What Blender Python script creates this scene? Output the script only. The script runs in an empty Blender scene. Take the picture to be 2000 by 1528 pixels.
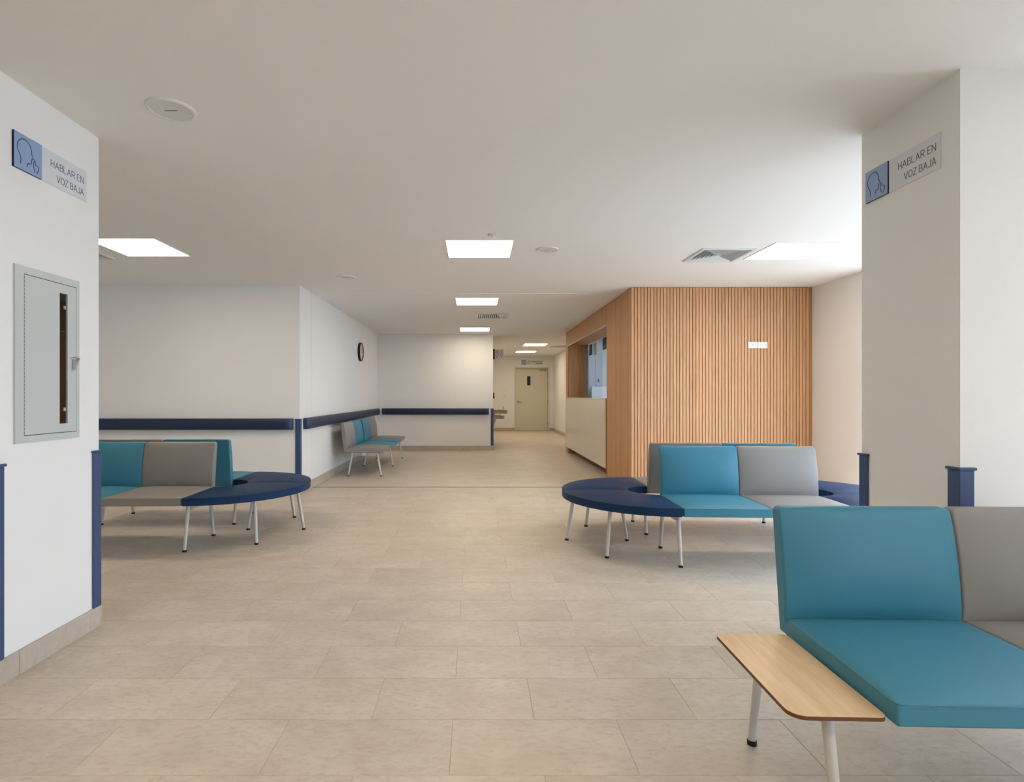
import bpy, bmesh, math, random
from mathutils import Vector, Matrix
random.seed(7)
R = math.radians
scene = bpy.context.scene
C = scene.collection

# ------------------------------------------------------------------ camera
CAM_H, F_PX = 1.202, 1080.0
cd = bpy.data.cameras.new('camera')
cam = bpy.data.objects.new('camera', cd); C.objects.link(cam)
cam.location = (0, 0, CAM_H); cam.rotation_euler = (R(90), 0, 0)
cd.sensor_fit = 'HORIZONTAL'; cd.sensor_width = 36.0; cd.lens = 36.0 * F_PX / 2000.0
cd.shift_x = 72 / 2000.0; cd.shift_y = 9 / 2000.0
cd.clip_start = 0.05; cd.clip_end = 200
scene.camera = cam

# ------------------------------------------------------------------ world, sun, exposure
scene.view_settings.view_transform = 'Standard'
scene.view_settings.look = 'None'
scene.view_settings.gamma = 1.0
scene.view_settings.use_curve_mapping = False
scene.view_settings.exposure = 0.24
SKY = (0.77, 0.94, 1.20); SKY_S = 6.6
LAMP = (1.0, 0.84, 0.635); LAMP_S = 13.5
SUN_S = 4.0
w = bpy.data.worlds.new('world'); scene.world = w; w.use_nodes = True
bg = w.node_tree.nodes['Background']
bg.inputs[0].default_value = (*SKY, 1); bg.inputs[1].default_value = SKY_S
sd = bpy.data.lights.new('sun', 'SUN'); sd.energy = SUN_S; sd.angle = R(0.6); sd.color = (1.0, 0.95, 0.88)
sun = bpy.data.objects.new('sun', sd); C.objects.link(sun)
sun.rotation_euler = Vector((-0.50, 0.10, -0.83)).to_track_quat('-Z', 'Y').to_euler()
sun.location = (9, 2, 9)

# ------------------------------------------------------------------ main measures (metres; camera at 0,0, looking +Y)
H = 2.55
XC = -2.14                 # wall of the clock
YB = 6.745                 # left wall facing the camera
YD = 12.125                # far wall with the hand rail
XD = 0.393                 # its free end
YF = 18.85                 # corridor end
XR = 4.19                  # window wall
YW = 6.867                 # front of the wooden slats
XW = 1.94                  # side of the wooden slats
YWE = 11.82                # far end of the reception block
YJ = 7.255                 # expansion joint

# ------------------------------------------------------------------ materials
def nt(name):
    m = bpy.data.materials.new(name); m.use_nodes = True
    t = m.node_tree; b = t.nodes['Principled BSDF']
    return m, t, b
def paint(name, col, rough=0.55, spec=0.3, var=0.0, scale=3.0, bump=0.0, bscale=60.0, metal=0.0, stretch=(1, 1, 1), sheen=0.0, coat=0.0):
    m, t, b = nt(name)
    b.inputs['Base Color'].default_value = (*col, 1)
    b.inputs['Roughness'].default_value = rough
    b.inputs['Specular IOR Level'].default_value = spec
    b.inputs['Metallic'].default_value = metal
    if coat: b.inputs['Coat Weight'].default_value = coat; b.inputs['Coat Roughness'].default_value = 0.15
    if var or bump:
        tc = t.nodes.new('ShaderNodeTexCoord'); mp = t.nodes.new('ShaderNodeMapping')
        mp.inputs['Scale'].default_value = stretch
        t.links.new(tc.outputs['Object'], mp.inputs[0])
    if var:
        n = t.nodes.new('ShaderNodeTexNoise'); n.inputs['Scale'].default_value = scale; n.inputs['Detail'].default_value = 5
        t.links.new(mp.outputs[0], n.inputs[0])
        r = t.nodes.new('ShaderNodeValToRGB')
        r.color_ramp.elements[0].position = 0.3; r.color_ramp.elements[1].position = 0.7
        r.color_ramp.elements[0].color = (*[c * (1 - var) for c in col], 1)
        r.color_ramp.elements[1].color = (*[min(1, c * (1 + var)) for c in col], 1)
        t.links.new(n.outputs['Fac'], r.inputs[0]); t.links.new(r.outputs[0], b.inputs['Base Color'])
    if bump:
        n2 = t.nodes.new('ShaderNodeTexNoise'); n2.inputs['Scale'].default_value = bscale; n2.inputs['Detail'].default_value = 3
        t.links.new(mp.outputs[0], n2.inputs[0])
        bp = t.nodes.new('ShaderNodeBump'); bp.inputs['Strength'].default_value = bump; bp.inputs['Distance'].default_value = 0.002
        t.links.new(n2.outputs['Fac'], bp.inputs['Height']); t.links.new(bp.outputs[0], b.inputs['Normal'])
    return m
def emit(name, col, s):
    m, t, b = nt(name)
    b.inputs['Base Color'].default_value = (0.8, 0.8, 0.8, 1)
    b.inputs['Emission Color'].default_value = (*col, 1); b.inputs['Emission Strength'].default_value = s
    return m
def clear_glass(name, tint=(0.97, 0.985, 0.98), gloss=0.08):
    m = bpy.data.materials.new(name); m.use_nodes = True; t = m.node_tree; t.nodes.clear()
    o = t.nodes.new('ShaderNodeOutputMaterial'); mx = t.nodes.new('ShaderNodeMixShader')
    tr = t.nodes.new('ShaderNodeBsdfTransparent'); tr.inputs[0].default_value = (*tint, 1)
    gl = t.nodes.new('ShaderNodeBsdfGlossy'); gl.inputs['Roughness'].default_value = 0.02
    mx.inputs[0].default_value = gloss
    t.links.new(tr.outputs[0], mx.inputs[1]); t.links.new(gl.outputs[0], mx.inputs[2]); t.links.new(mx.outputs[0], o.inputs[0])
    return m
def wood(name, c1, c2, stretch, scale=6.0, rough=0.45, rnd=0.0):
    m, t, b = nt(name)
    tc = t.nodes.new('ShaderNodeTexCoord'); mp = t.nodes.new('ShaderNodeMapping'); mp.inputs['Scale'].default_value = stretch
    geo = t.nodes.new('ShaderNodeNewGeometry')
    t.links.new(geo.outputs['Position'] if rnd else tc.outputs['Object'], mp.inputs[0])
    n = t.nodes.new('ShaderNodeTexNoise'); n.inputs['Scale'].default_value = scale; n.inputs['Detail'].default_value = 7; n.inputs['Roughness'].default_value = 0.62
    n.inputs['Distortion'].default_value = 0.4
    t.links.new(mp.outputs[0], n.inputs[0])
    r = t.nodes.new('ShaderNodeValToRGB')
    r.color_ramp.elements[0].position = 0.32; r.color_ramp.elements[1].position = 0.68
    r.color_ramp.elements[0].color = (*c1, 1); r.color_ramp.elements[1].color = (*c2, 1)
    t.links.new(n.outputs['Fac'], r.inputs[0])
    out = r.outputs[0]
    if rnd:
        oi = t.nodes.new('ShaderNodeObjectInfo'); mr = t.nodes.new('ShaderNodeMapRange')
        mr.inputs[3].default_value = 1 - rnd; mr.inputs[4].default_value = 1 + rnd
        t.links.new(oi.outputs['Random'], mr.inputs[0])
        hs = t.nodes.new('ShaderNodeHueSaturation'); t.links.new(mr.outputs[0], hs.inputs['Value']); t.links.new(out, hs.inputs['Color']); out = hs.outputs[0]
    t.links.new(out, b.inputs['Base Color'])
    b.inputs['Roughness'].default_value = rough; b.inputs['Specular IOR Level'].default_value = 0.3
    return m
def stone(name, c1, c2, c3):
    """matte porcelain: streaks along X, cloudy blotches, fine speckle; each tile a slightly different print"""
    m, t, b = nt(name)
    geo = t.nodes.new('ShaderNodeNewGeometry'); oi = t.nodes.new('ShaderNodeObjectInfo')
    off = t.nodes.new('ShaderNodeVectorMath'); off.operation = 'MULTIPLY_ADD'
    cmb = t.nodes.new('ShaderNodeCombineXYZ')
    mul = t.nodes.new('ShaderNodeMath'); mul.operation = 'MULTIPLY'; mul.inputs[1].default_value = 37.0
    t.links.new(oi.outputs['Random'], mul.inputs[0])
    for i in range(3): t.links.new(mul.outputs[0], cmb.inputs[i])
    add = t.nodes.new('ShaderNodeVectorMath'); add.operation = 'ADD'
    t.links.new(geo.outputs['Position'], add.inputs[0]); t.links.new(cmb.outputs[0], add.inputs[1])
    def noise(stretch, sc, det, ro=0.6):
        mp = t.nodes.new('ShaderNodeMapping'); mp.inputs['Scale'].default_value = stretch
        t.links.new(add.outputs[0], mp.inputs[0])
        n = t.nodes.new('ShaderNodeTexNoise'); n.inputs['Scale'].default_value = sc; n.inputs['Detail'].default_value = det; n.inputs['Roughness'].default_value = ro
        t.links.new(mp.outputs[0], n.inputs[0]); return n
    n1 = noise((1, 1.6, 1), 3.2, 6); n2 = noise((1, 2.2, 1), 26, 9, 0.74)
    r1 = t.nodes.new('ShaderNodeValToRGB'); e = r1.color_ramp.elements
    e[0].position = 0.33; e[0].color = (*c1, 1); e[1].position = 0.66; e[1].color = (*c2, 1)
    t.links.new(n1.outputs['Fac'], r1.inputs[0])
    r2 = t.nodes.new('ShaderNodeValToRGB'); e = r2.color_ramp.elements
    e[0].position = 0.30; e[0].color = (1, 1, 1, 1); e[1].position = 0.52; e[1].color = (0, 0, 0, 1)
    t.links.new(n2.outputs['Fac'], r2.inputs[0])
    mm = t.nodes.new('ShaderNodeMath'); mm.operation = 'MULTIPLY'; mm.inputs[1].default_value = 0.8
    t.links.new(r2.outputs[0], mm.inputs[0])
    mx = t.nodes.new('ShaderNodeMix'); mx.data_type = 'RGBA'
    t.links.new(mm.outputs[0], mx.inputs[0]); t.links.new(r1.outputs[0], mx.inputs[6]); mx.inputs[7].default_value = (*c3, 1)
    mr = t.nodes.new('ShaderNodeMapRange'); mr.inputs[3].default_value = 0.965; mr.inputs[4].default_value = 1.03
    t.links.new(oi.outputs['Random'], mr.inputs[0])
    hs = t.nodes.new('ShaderNodeHueSaturation'); t.links.new(mr.outputs[0], hs.inputs['Value']); t.links.new(mx.outputs[2], hs.inputs['Color'])
    t.links.new(hs.outputs[0], b.inputs['Base Color'])
    b.inputs['Roughness'].default_value = 0.42; b.inputs['Specular IOR Level'].default_value = 0.4
    bp = t.nodes.new('ShaderNodeBump'); bp.inputs['Strength'].default_value = 0.12; bp.inputs['Distance'].default_value = 0.002
    t.links.new(n2.outputs['Fac'], bp.inputs['Height']); t.links.new(bp.outputs[0], b.inputs['Normal'])
    return m

M = dict(
    wall=paint('white_wall_paint', (0.86, 0.853, 0.838), 0.6, 0.25, bump=0.04, bscale=90),
    ceil=paint('white_ceiling_paint', (0.90, 0.885, 0.862), 0.8, 0.15),
    tile=stone('beige_porcelain', (0.60, 0.515, 0.415), (0.70, 0.615, 0.515), (0.49, 0.41, 0.32)),
    base=stone('beige_porcelain_skirting', (0.50, 0.43, 0.36), (0.57, 0.50, 0.43), (0.42, 0.35, 0.28)),
    grout=paint('grout', (0.54, 0.465, 0.38), 0.9, 0.1),
    navy=paint('navy_vinyl_guard', (0.040, 0.078, 0.180), 0.38, 0.45),
    railcap=paint('navy_rail_cap', (0.026, 0.048, 0.108), 0.40, 0.4),
    rail=paint('navy_vinyl_rail', (0.018, 0.030, 0.072), 0.42, 0.32, bump=0.05, bscale=200),
    tealf=paint('teal_vinyl', (0.054, 0.230, 0.325), 0.45, 0.32, var=0.03, scale=2, bump=0.08, bscale=700),
    grayf=paint('grey_vinyl', (0.272, 0.252, 0.234), 0.45, 0.32, var=0.03, scale=2, bump=0.08, bscale=700),
    navyf=paint('navy_vinyl', (0.017, 0.042, 0.104), 0.42, 0.06, var=0.03, scale=2, bump=0.08, bscale=700),
    thread=paint('teal_thread', (0.10, 0.33, 0.40), 0.7),
    leg=paint('white_powder_coat', (0.62, 0.60, 0.56), 0.4, 0.4),
    rubber=paint('black_rubber', (0.012, 0.012, 0.012), 0.6),
    slat=wood('oak_slat', (0.54, 0.285, 0.135), (0.66, 0.375, 0.195), (9, 9, 0.5), 5.0, 0.5, rnd=0.07),
    slatback=wood('oak_backing', (0.38, 0.19, 0.085), (0.45, 0.23, 0.105), (9, 9, 0.5), 5.0, 0.6),
    table=wood('oak_laminate', (0.72, 0.50, 0.28), (0.85, 0.64, 0.40), (14, 1.1, 1), 3.0, 0.38),
    tedge=paint('brown_edge', (0.165, 0.062, 0.024), 0.5),
    white=paint('white_plastic', (0.80, 0.80, 0.78), 0.4),
    panelw=paint('gloss_cream_panel', (0.74, 0.68, 0.57), 0.14, 0.5),
    metalw=paint('white_enamel', (0.74, 0.755, 0.745), 0.35, 0.45),
    cab=paint('pale_grey_enamel', (0.56, 0.60, 0.585), 0.34, 0.45),
    chrome=paint('chrome', (0.62, 0.62, 0.60), 0.18, metal=1.0),
    steel=paint('brushed_steel', (0.36, 0.33, 0.28), 0.30, metal=1.0, var=0.1, scale=20, stretch=(1, 1, 14)),
    hinge=paint('dull_hinge', (0.10, 0.10, 0.10), 0.5),
    dark=paint('dark_cavity', (0.035, 0.027, 0.024), 0.8),
    maroon=paint('maroon_lining', (0.085, 0.045, 0.038), 0.6),
    black=paint('black_plastic', (0.015, 0.015, 0.017), 0.4),
    ink=paint('black_ink', (0.02, 0.022, 0.03), 0.6),
    gink=paint('grey_ink', (0.06, 0.06, 0.065), 0.6),
    signblue=paint('blue_sign', (0.28, 0.40, 0.62), 0.35),
    signwhite=paint('white_sign', (0.70, 0.73, 0.76), 0.3),
    door=paint('cream_door', (0.66, 0.62, 0.50), 0.4),
    lampface=emit('led_panel', LAMP, LAMP_S),
    alu=paint('anodised_frame', (0.55, 0.55, 0.54), 0.4, metal=0.6),
    joint=paint('dark_joint_profile', (0.025, 0.025, 0.028), 0.5, metal=0.4),
    pane=clear_glass('window_pane', gloss=0.06),
    glass=clear_glass('reception_glass', (0.90, 0.95, 0.97), 0.10),
    cgrey=paint('grey_laminate', (0.55, 0.57, 0.60), 0.45),
    paper=paint('white_paper', (0.80, 0.80, 0.80), 0.8),
    paperdark=paint('dark_grey_sheet', (0.16, 0.16, 0.18), 0.8),  # sheets a darker grey than the white one
    ground=paint('pale_paving', (0.50, 0.48, 0.45), 0.9, var=0.1, scale=1.0),
)

# ------------------------------------------------------------------ mesh helpers
class MB:
    def __init__(s): s.v = []; s.f = []
    def quad(s, *p):
        n = len(s.v); s.v += [tuple(q) for q in p]; s.f.append(tuple(range(n, n + len(p)))); return s
    def box(s, x0, x1, y0, y1, z0, z1):
        n = len(s.v)
        s.v += [(x0, y0, z0), (x1, y0, z0), (x1, y1, z0), (x0, y1, z0), (x0, y0, z1), (x1, y0, z1), (x1, y1, z1), (x0, y1, z1)]
        s.f += [tuple(n + i for i in f) for f in ((0, 3, 2, 1), (4, 5, 6, 7), (0, 1, 5, 4), (1, 2, 6, 5), (2, 3, 7, 6), (3, 0, 4, 7))]
        return s
    def cyl(s, p, q, r0, r1=None, seg=14, caps=True):
        r1 = r0 if r1 is None else r1
        p, q = Vector(p), Vector(q); d = (q - p).normalized()
        a = d.orthogonal().normalized(); b = d.cross(a)
        n = len(s.v)
        for c, r in ((p, r0), (q, r1)):
            for i in range(seg):
                t = 2 * math.pi * i / seg
                s.v.append(tuple(c + (a * math.cos(t) + b * math.sin(t)) * r))
        for i in range(seg):
            j = (i + 1) % seg
            s.f.append((n + i, n + j, n + seg + j, n + seg + i))
        if caps:
            s.f.append(tuple(n + seg - 1 - i for i in range(seg))); s.f.append(tuple(n + seg + i for i in range(seg)))
        return s
    def tube(s, pts, r, seg=6, closed=False):
        pts = [Vector(p) for p in pts]; k = len(pts); n = len(s.v)
        for i, p in enumerate(pts):
            if closed: d = pts[(i + 1) % k] - pts[i - 1]
            else: d = pts[min(i + 1, k - 1)] - pts[max(i - 1, 0)]
            d.normalize(); up = Vector((0, 0, 1)) if abs(d.z) < 0.9 else Vector((1, 0, 0))
            a = d.cross(up).normalized(); b = a.cross(d)
            for j in range(seg):
                t = 2 * math.pi * j / seg; s.v.append(tuple(p + (a * math.cos(t) + b * math.sin(t)) * r))
        for i in range(k if closed else k - 1):
            i2 = (i + 1) % k
            for j in range(seg):
                j2 = (j + 1) % seg
                s.f.append((n + i * seg + j, n + i * seg + j2, n + i2 * seg + j2, n + i2 * seg + j))
        return s
    def prism(s, poly, z0, z1):
        """extrude an XY polygon (ccw) from z0 to z1"""
        n = len(s.v); k = len(poly)
        s.v += [(x, y, z0) for x, y in poly] + [(x, y, z1) for x, y in poly]
        s.f.append(tuple(n + k - 1 - i for i in range(k))); s.f.append(tuple(n + k + i for i in range(k)))
        for i in range(k):
            j = (i + 1) % k; s.f.append((n + i, n + j, n + k + j, n + k + i))
        return s
    def lathe(s, prof, c=(0, 0, 0), seg=32):
        """profile of (r, z) round the Z axis"""
        n = len(s.v); k = len(prof)
        for i in range(seg):
            t = 2 * math.pi * i / seg
            for r, z in prof: s.v.append((c[0] + r * math.cos(t), c[1] + r * math.sin(t), c[2] + z))
        for i in range(seg):
            j = (i + 1) % seg
            for a in range(k - 1):
                s.f.append((n + i * k + a, n + j * k + a, n + j * k + a + 1, n + i * k + a + 1))
        return s
    def map(s, fn): s.v = [tuple(fn(*p)) for p in s.v]; return s
    def mesh(s, name):
        me = bpy.data.meshes.new(name); me.from_pydata(s.v, [], s.f)
        bm = bmesh.new(); bm.from_mesh(me)
        bmesh.ops.recalc_face_normals(bm, faces=bm.faces)
        bm.to_mesh(me); bm.free(); me.update(); return me
    def build(s, name, mat, parent=None, smooth=False, bevel=0, seg=2, angle=40, loc=None):
        o = bpy.data.objects.new(name, s.mesh(name)); C.objects.link(o)
        o.data.materials.append(M[mat] if isinstance(mat, str) else mat)
        if parent is not None: o.parent = parent
        if loc is not None: o.location = loc
        if bevel:
            b = o.modifiers.new('bevel', 'BEVEL'); b.width = bevel; b.segments = seg; b.limit_method = 'ANGLE'; b.angle_limit = R(angle); b.harden_normals = True
            smooth = True
        if smooth:
            o.data.polygons.foreach_set('use_smooth', [True] * len(o.data.polygons))
            if not bevel: 
                try: o.data.set_sharp_from_angle(angle=R(angle))
                except Exception: pass
        return o
def tag(o, label=None, cat=None, group=None, kind=None):
    if label: o['label'] = label
    if cat: o['category'] = cat
    if group: o['group'] = group
    if kind: o['kind'] = kind
    return o
def struct(o, label=None): 
    o['kind'] = 'structure'
    if label: o['label'] = label
    return o
def empty(name, loc=(0, 0, 0), rz=0.0):
    o = bpy.data.objects.new(name, None); C.objects.link(o); o.empty_display_size = 0.1
    o.location = loc; o.rotation_euler = (0, 0, rz); return o
def share(name, src, parent, loc=(0, 0, 0), rz=0.0, scale=None):
    """another object with the same mesh data"""
    o = src.copy(); o.name = name; C.objects.link(o); o.parent = parent; o.location = loc; o.rotation_euler = (0, 0, rz)
    if scale: o.scale = scale
    return o

# ================================================================== STRUCTURE
# ---- floor: slab (grout) with porcelain tiles in running bond
PX, PY, X0, Y0, G = 0.6045, 0.2998, -0.385, 2.0507, 0.0014
slab = struct(MB().box(-5.3, XR + 0.2, -3.1, YF + 0.1, -0.12, -0.0018).build('floor', 'grout'), 'beige stone-look porcelain floor tiles in running bond')
def tile_mesh(hx, hy, name='floor_tile'):
    b = 0.0012; m = MB(); n = 0
    m.v = [(-hx, -hy, -0.009), (hx, -hy, -0.009), (hx, hy, -0.009), (-hx, hy, -0.009),
           (-hx, -hy, -b), (hx, -hy, -b), (hx, hy, -b), (-hx, hy, -b),
           (-hx + b, -hy + b, 0), (hx - b, -hy + b, 0), (hx - b, hy - b, 0), (-hx + b, hy - b, 0)]
    for a in (0, 4):
        for i in range(4):
            j = (i + 1) % 4; m.f.append((a + i, a + j, a + 4 + j, a + 4 + i))
    m.f.append((8, 9, 10, 11)); return m
tile0 = None
def blocked(x0, x1, y0, y1):
    if x1 < -1.97 and y0 > 2.253 and y1 < 2.894: return True
    if x0 > 2.0 and y0 > 2.28 and y1 < 2.86: return True
    if x1 < XC and y0 > YB: return True
    if x0 > XW + 0.1 and y0 > YW + 0.05 and y1 < YWE: return True
    return False
far = MB(); n_tiles = 0
for n in range(-17, 57):
    ya, yb = Y0 + n * PY, Y0 + (n + 1) * PY
    if ya < YJ < yb: pass
    ph = X0 + (0.5 * PX if n % 2 else 0)
    for k in range(-9, 8):
        xa, xb = ph + k * PX, ph + (k + 1) * PX
        xa, xb = max(xa, -5.2), min(xb, XR)
        if xb - xa < 0.02 or blocked(xa, xb, ya, yb): continue
        if yb > YD and not (xb > XD and xa < 2.65): continue
        y0, y1 = ya, min(yb, YF)
        if y1 - y0 < 0.02: continue
        vis = yb > 1.05 and ya < 7.2 and xb > -0.87 * yb and xa < 1.02 * yb
        if vis and ya < 2.9 and (xb < -1.95 or xa > 1.98): vis = False
        if vis and ya >= 2.9 and (xb < -0.69 * yb - 0.05 or xa > 0.76 * yb): vis = False
        hx, hy = (xb - xa - G) / 2, (y1 - y0 - G) / 2
        if vis and n_tiles < 300:
            n_tiles += 1
            cx, cy = (xa + xb) / 2, (y0 + y1) / 2
            if abs(xb - xa - PX) < 1e-6:
                if tile0 is None: tile0 = tile_mesh(hx, hy).build('floor_tile', 'tile', slab, loc=(cx, cy, 0))
                else: share('floor_tile', tile0, slab, (cx, cy, 0))
            else: tile_mesh(hx, hy).build('floor_tile', 'tile', slab, loc=(cx, cy, 0))
        else:
            t = tile_mesh(hx, hy).map(lambda x, y, z: (x + (xa + xb) / 2, y + (y0 + y1) / 2, z)); o = len(far.v)
            far.v += t.v; far.f += [tuple(i + o for i in f) for f in t.f]
tag(far.build('floor_tiling', 'tile', slab), kind='stuff')
jt = MB().box(XC, XW + 0.1, YJ - 0.011, YJ + 0.011, -0.004, 0.0018)
struct(jt.build('trim_1', 'joint'), 'thin dark expansion joint strip across the floor')

# ---- ceiling with holes for the air diffusers
DIFF = [(2.33, 5.30, 0.25), (-3.78, 5.20, 0.25), (0.285, 9.33, 0.28), (2.36, 15.13, 0.28)]
xs = sorted({-5.3, XR + 0.2} | {round(x + s * (h - 0.02), 4) for x, y, h in DIFF for s in (-1, 1)})
ys = sorted({-3.1, YF + 0.1} | {round(y + s * (h - 0.02), 4) for x, y, h in DIFF for s in (-1, 1)})
cm = MB()
for i in range(len(xs) - 1):
    for j in range(len(ys) - 1):
        cx, cy = (xs[i] + xs[i + 1]) / 2, (ys[j] + ys[j + 1]) / 2
        if any(abs(cx - x) < h - 0.02 and abs(cy - y) < h - 0.02 for x, y, h in DIFF): continue
        cm.box(xs[i], xs[i + 1], ys[j], ys[j + 1], H, H + 0.10)
struct(cm.build('ceiling', 'ceil'), 'flat white plaster ceiling')
struct(MB().box(XC, XW, YJ + 0.03, YJ + 0.15, H - 0.004, H + 0.01).build('trim_2', 'ceil', bevel=0.002), 'white joint cover strip across the ceiling')
struct(MB().box(XC - 0.01, XC + 0.004, YJ - 0.05, YJ + 0.05, 0.0, H).build('trim_3', 'wall'), 'white joint cover strip on the clock wall')
# roof slab over everything keeps daylight out of the plenum
struct(MB().box(-5.4, XR + 0.5, -3.2, YF + 0.2, H + 0.42, H + 0.5).build('roof', 'wall'))
for nm, b in (('roof_edge_front', (-5.4, XR + 0.5, -3.2, -3.1)), ('roof_edge_rear', (-5.4, XR + 0.5, YF + 0.1, YF + 0.2)),
              ('roof_edge_left', (-5.4, -5.3, -3.2, YF + 0.2)), ('roof_edge_right', (XR + 0.2, XR + 0.5, -3.2, YF + 0.2))):
    struct(MB().box(b[0], b[1], b[2], b[3], H, H + 0.45).build(nm, 'wall'))

# ---- walls
struct(MB().box(-5.3, XC, YB, YB + 0.16, 0, H).build('wall_left', 'wall'), 'plain white wall behind the left benches')
struct(MB().box(XC - 0.16, XC, YB + 0.16, YD, 0, H).build('wall_clock_side', 'wall'), 'white wall carrying the clock')
struct(MB().box(XC - 0.16, XD, YD, YD + 0.16, 0, H).build('wall_back', 'wall'), 'white far wall with navy hand rail')
struct(MB().box(XD - 0.16, XD, YD + 0.16, YF, 0, H).build('wall_corridor_left', 'wall'))
struct(MB().box(2.65, 2.81, YWE, YF, 0, H).build('wall_corridor_right', 'wall'), 'white right wall of the corridor')
DX0, DX1, DZ = 1.345, 2.525, 2.165      # door opening in the corridor end
struct(MB().box(XD - 0.16, DX0, YF, YF + 0.12, 0, H).box(DX1, 2.81, YF, YF + 0.12, 0, H).box(DX0, DX1, YF, YF + 0.12, DZ, H).build('wall_corridor_end', 'wall'), 'white wall at the end of the corridor')
struct(MB().box(-5.3, -5.2, -3.1, YB, 0, H).build('wall_far_left', 'wall'))
struct(MB().box(-5.3, XR + 0.2, -3.1, -3.0, 0, H).build('wall_camera_side', 'wall'))
WY0, WY1 = -2.8, 5.95
WS0, WS1 = -1.2, 1.4                   # unseen solid stretch, placed to dim the right pillar's front
struct(MB().box(XR, XR + 0.2, WY1, 7.9, 0, H).box(XR, XR + 0.2, 10.9, YWE, 0, H).box(XR, XR + 0.2, 7.9, 10.9, 0, 0.9).box(XR, XR + 0.2, 7.9, 10.9, 2.35, H)
       .box(XR, XR + 0.2, -3.0, WY0, 0, H).box(XR, XR + 0.2, WS0, WS1, 0, H).box(XR, XR + 0.2, WY0, WS0, 0, 0.08).box(XR, XR + 0.2, WS1, WY1, 0, 0.08)
       .box(XR, XR + 0.2, WY0, WS0, 2.42, H).box(XR, XR + 0.2, WS1, WY1, 2.42, H).build('wall_right', 'wall'), 'white right wall beside the wooden slats')
# window bays in the right wall (out of the picture): frame and pane each
def window(n, y0, y1, z0, z1):
    f = struct(MB().box(XR + 0.05, XR + 0.11, y0, y0 + 0.05, z0, z1).box(XR + 0.05, XR + 0.11, y1 - 0.05, y1, z0, z1)
               .box(XR + 0.05, XR + 0.11, y0 + 0.05, y1 - 0.05, z0, z0 + 0.05).box(XR + 0.05, XR + 0.11, y0 + 0.05, y1 - 0.05, z1 - 0.05, z1).build('window_%d' % n, 'alu'),
               'tall aluminium window in the right wall')
    MB().box(XR + 0.075, XR + 0.081, y0 + 0.05, y1 - 0.05, z0 + 0.05, z1 - 0.05).build('pane', 'pane', f)
for i, (ya, yb) in enumerate(((WY0, WS0), (WS1, 2.9), (2.9, 4.42), (4.42, WY1))): window(i + 1, ya, yb, 0.08, 2.42)
window(7, 7.9, 9.4, 0.9, 2.35); window(8, 9.4, 10.9, 0.9, 2.35)
struct(MB().box(XR + 0.2, 40, -30, 40, -0.3, -0.15).build('ground_outside', 'ground'), 'pale paving outside the windows')

# ---- pillars
def pillar(name, x0, x1, y0, y1, rec=None, label=None):
    m = MB()
    if rec is None: m.box(x0, x1, y0, y1, 0, H)
    else:                                   # recess in the +X face
        a, b, c, d, dep = rec
        m.quad((x0, y0, 0), (x0, y1, 0), (x0, y1, H), (x0, y0, H)); m.quad((x0, y0, 0), (x1, y0, 0), (x1, y0, H), (x0, y0, H)); m.quad((x0, y1, 0), (x1, y1, 0), (x1, y1, H), (x0, y1, H))
        m.quad((x0, y0, 0), (x1, y0, 0), (x1, y1, 0), (x0, y1, 0)); m.quad((x0, y0, H), (x1, y0, H), (x1, y1, H), (x0, y1, H))
        for (p, q, r, s) in ((y0, a, 0, H), (b, y1, 0, H), (a, b, 0, c), (a, b, d, H)):
            m.quad((x1, p, r), (x1, q, r), (x1, q, s), (x1, p, s))
        xi = x1 - dep
        m.quad((xi, a, c), (xi, b, c), (xi, b, d), (xi, a, d))
        m.quad((xi, a, c), (x1, a, c), (x1, a, d), (xi, a, d)); m.quad((xi, b, c), (x1, b, c), (x1, b, d), (xi, b, d))
        m.quad((xi, a, c), (x1, a, c), (x1, b, c), (xi, b, c)); m.quad((xi, a, d), (x1, a, d), (x1, b, d), (xi, b, d))
    return struct(m.build(name, 'wall'), label)
LP = (-2.60, -1.97, 2.253, 2.894); RP = (2.00, 2.62, 2.28, 2.86)
pillar('wall_pillar_left', *LP, rec=(2.395, 2.725, 1.02, 1.74, 0.20), label='white square pillar with the fire cabinet')
pillar('wall_pillar_right', *RP, label='white square pillar behind the teal bench')

# ---- skirting: porcelain pieces 10.5 cm high, child of one structure per wall
BH, BT = 0.105, 0.012
def skirting(name, runs, label):
    root = struct(empty(name), label)
    for (ax, ay, bx, by, nx, ny, first) in runs:
        L = math.hypot(bx - ax, by - ay); ux, uy = (bx - ax) / L, (by - ay) / L
        p = 0.0; step = first
        while p < L - 1e-4:
            q = min(p + step, L); step = PX
            if L - q < 0.04: q = L
            a, b = p + 0.0008, q - 0.0008
            c = [(ax + ux * a, ay + uy * a), (ax + ux * b, ay + uy * b)]
            poly = [c[0], c[1], (c[1][0] + nx * BT, c[1][1] + ny * BT), (c[0][0] + nx * BT, c[0][1] + ny * BT)]
            MB().prism(poly, 0.0, BH).build('skirting_tile', 'base', root, bevel=0.0015, seg=1)
            p = q
    return root
skirting('baseboard_pillar_left', [(LP[1], LP[2], LP[1], LP[3], 1, 0, 0.125), (LP[1] + BT, LP[3], LP[0], LP[3], 0, 1, PX), (LP[1] + BT, LP[2], LP[0], LP[2], 0, -1, PX)], 'beige tile skirting round the left pillar')
skirting('baseboard_pillar_right', [(RP[0], RP[2], RP[0], RP[3], -1, 0, PX), (RP[0] - BT, RP[2], RP[1], RP[2], 0, -1, PX), (RP[0] - BT, RP[3], RP[1], RP[3], 0, 1, PX)], 'beige tile skirting round the right pillar')
skirting('baseboard_left', [(XC + BT, YB, -5.2, YB, 0, -1, PX)], 'beige tile skirting under the left wall')
skirting('baseboard_clock_side', [(XC, YB, XC, YD, 1, 0, 0.45)], 'beige tile skirting below the clock')
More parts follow.
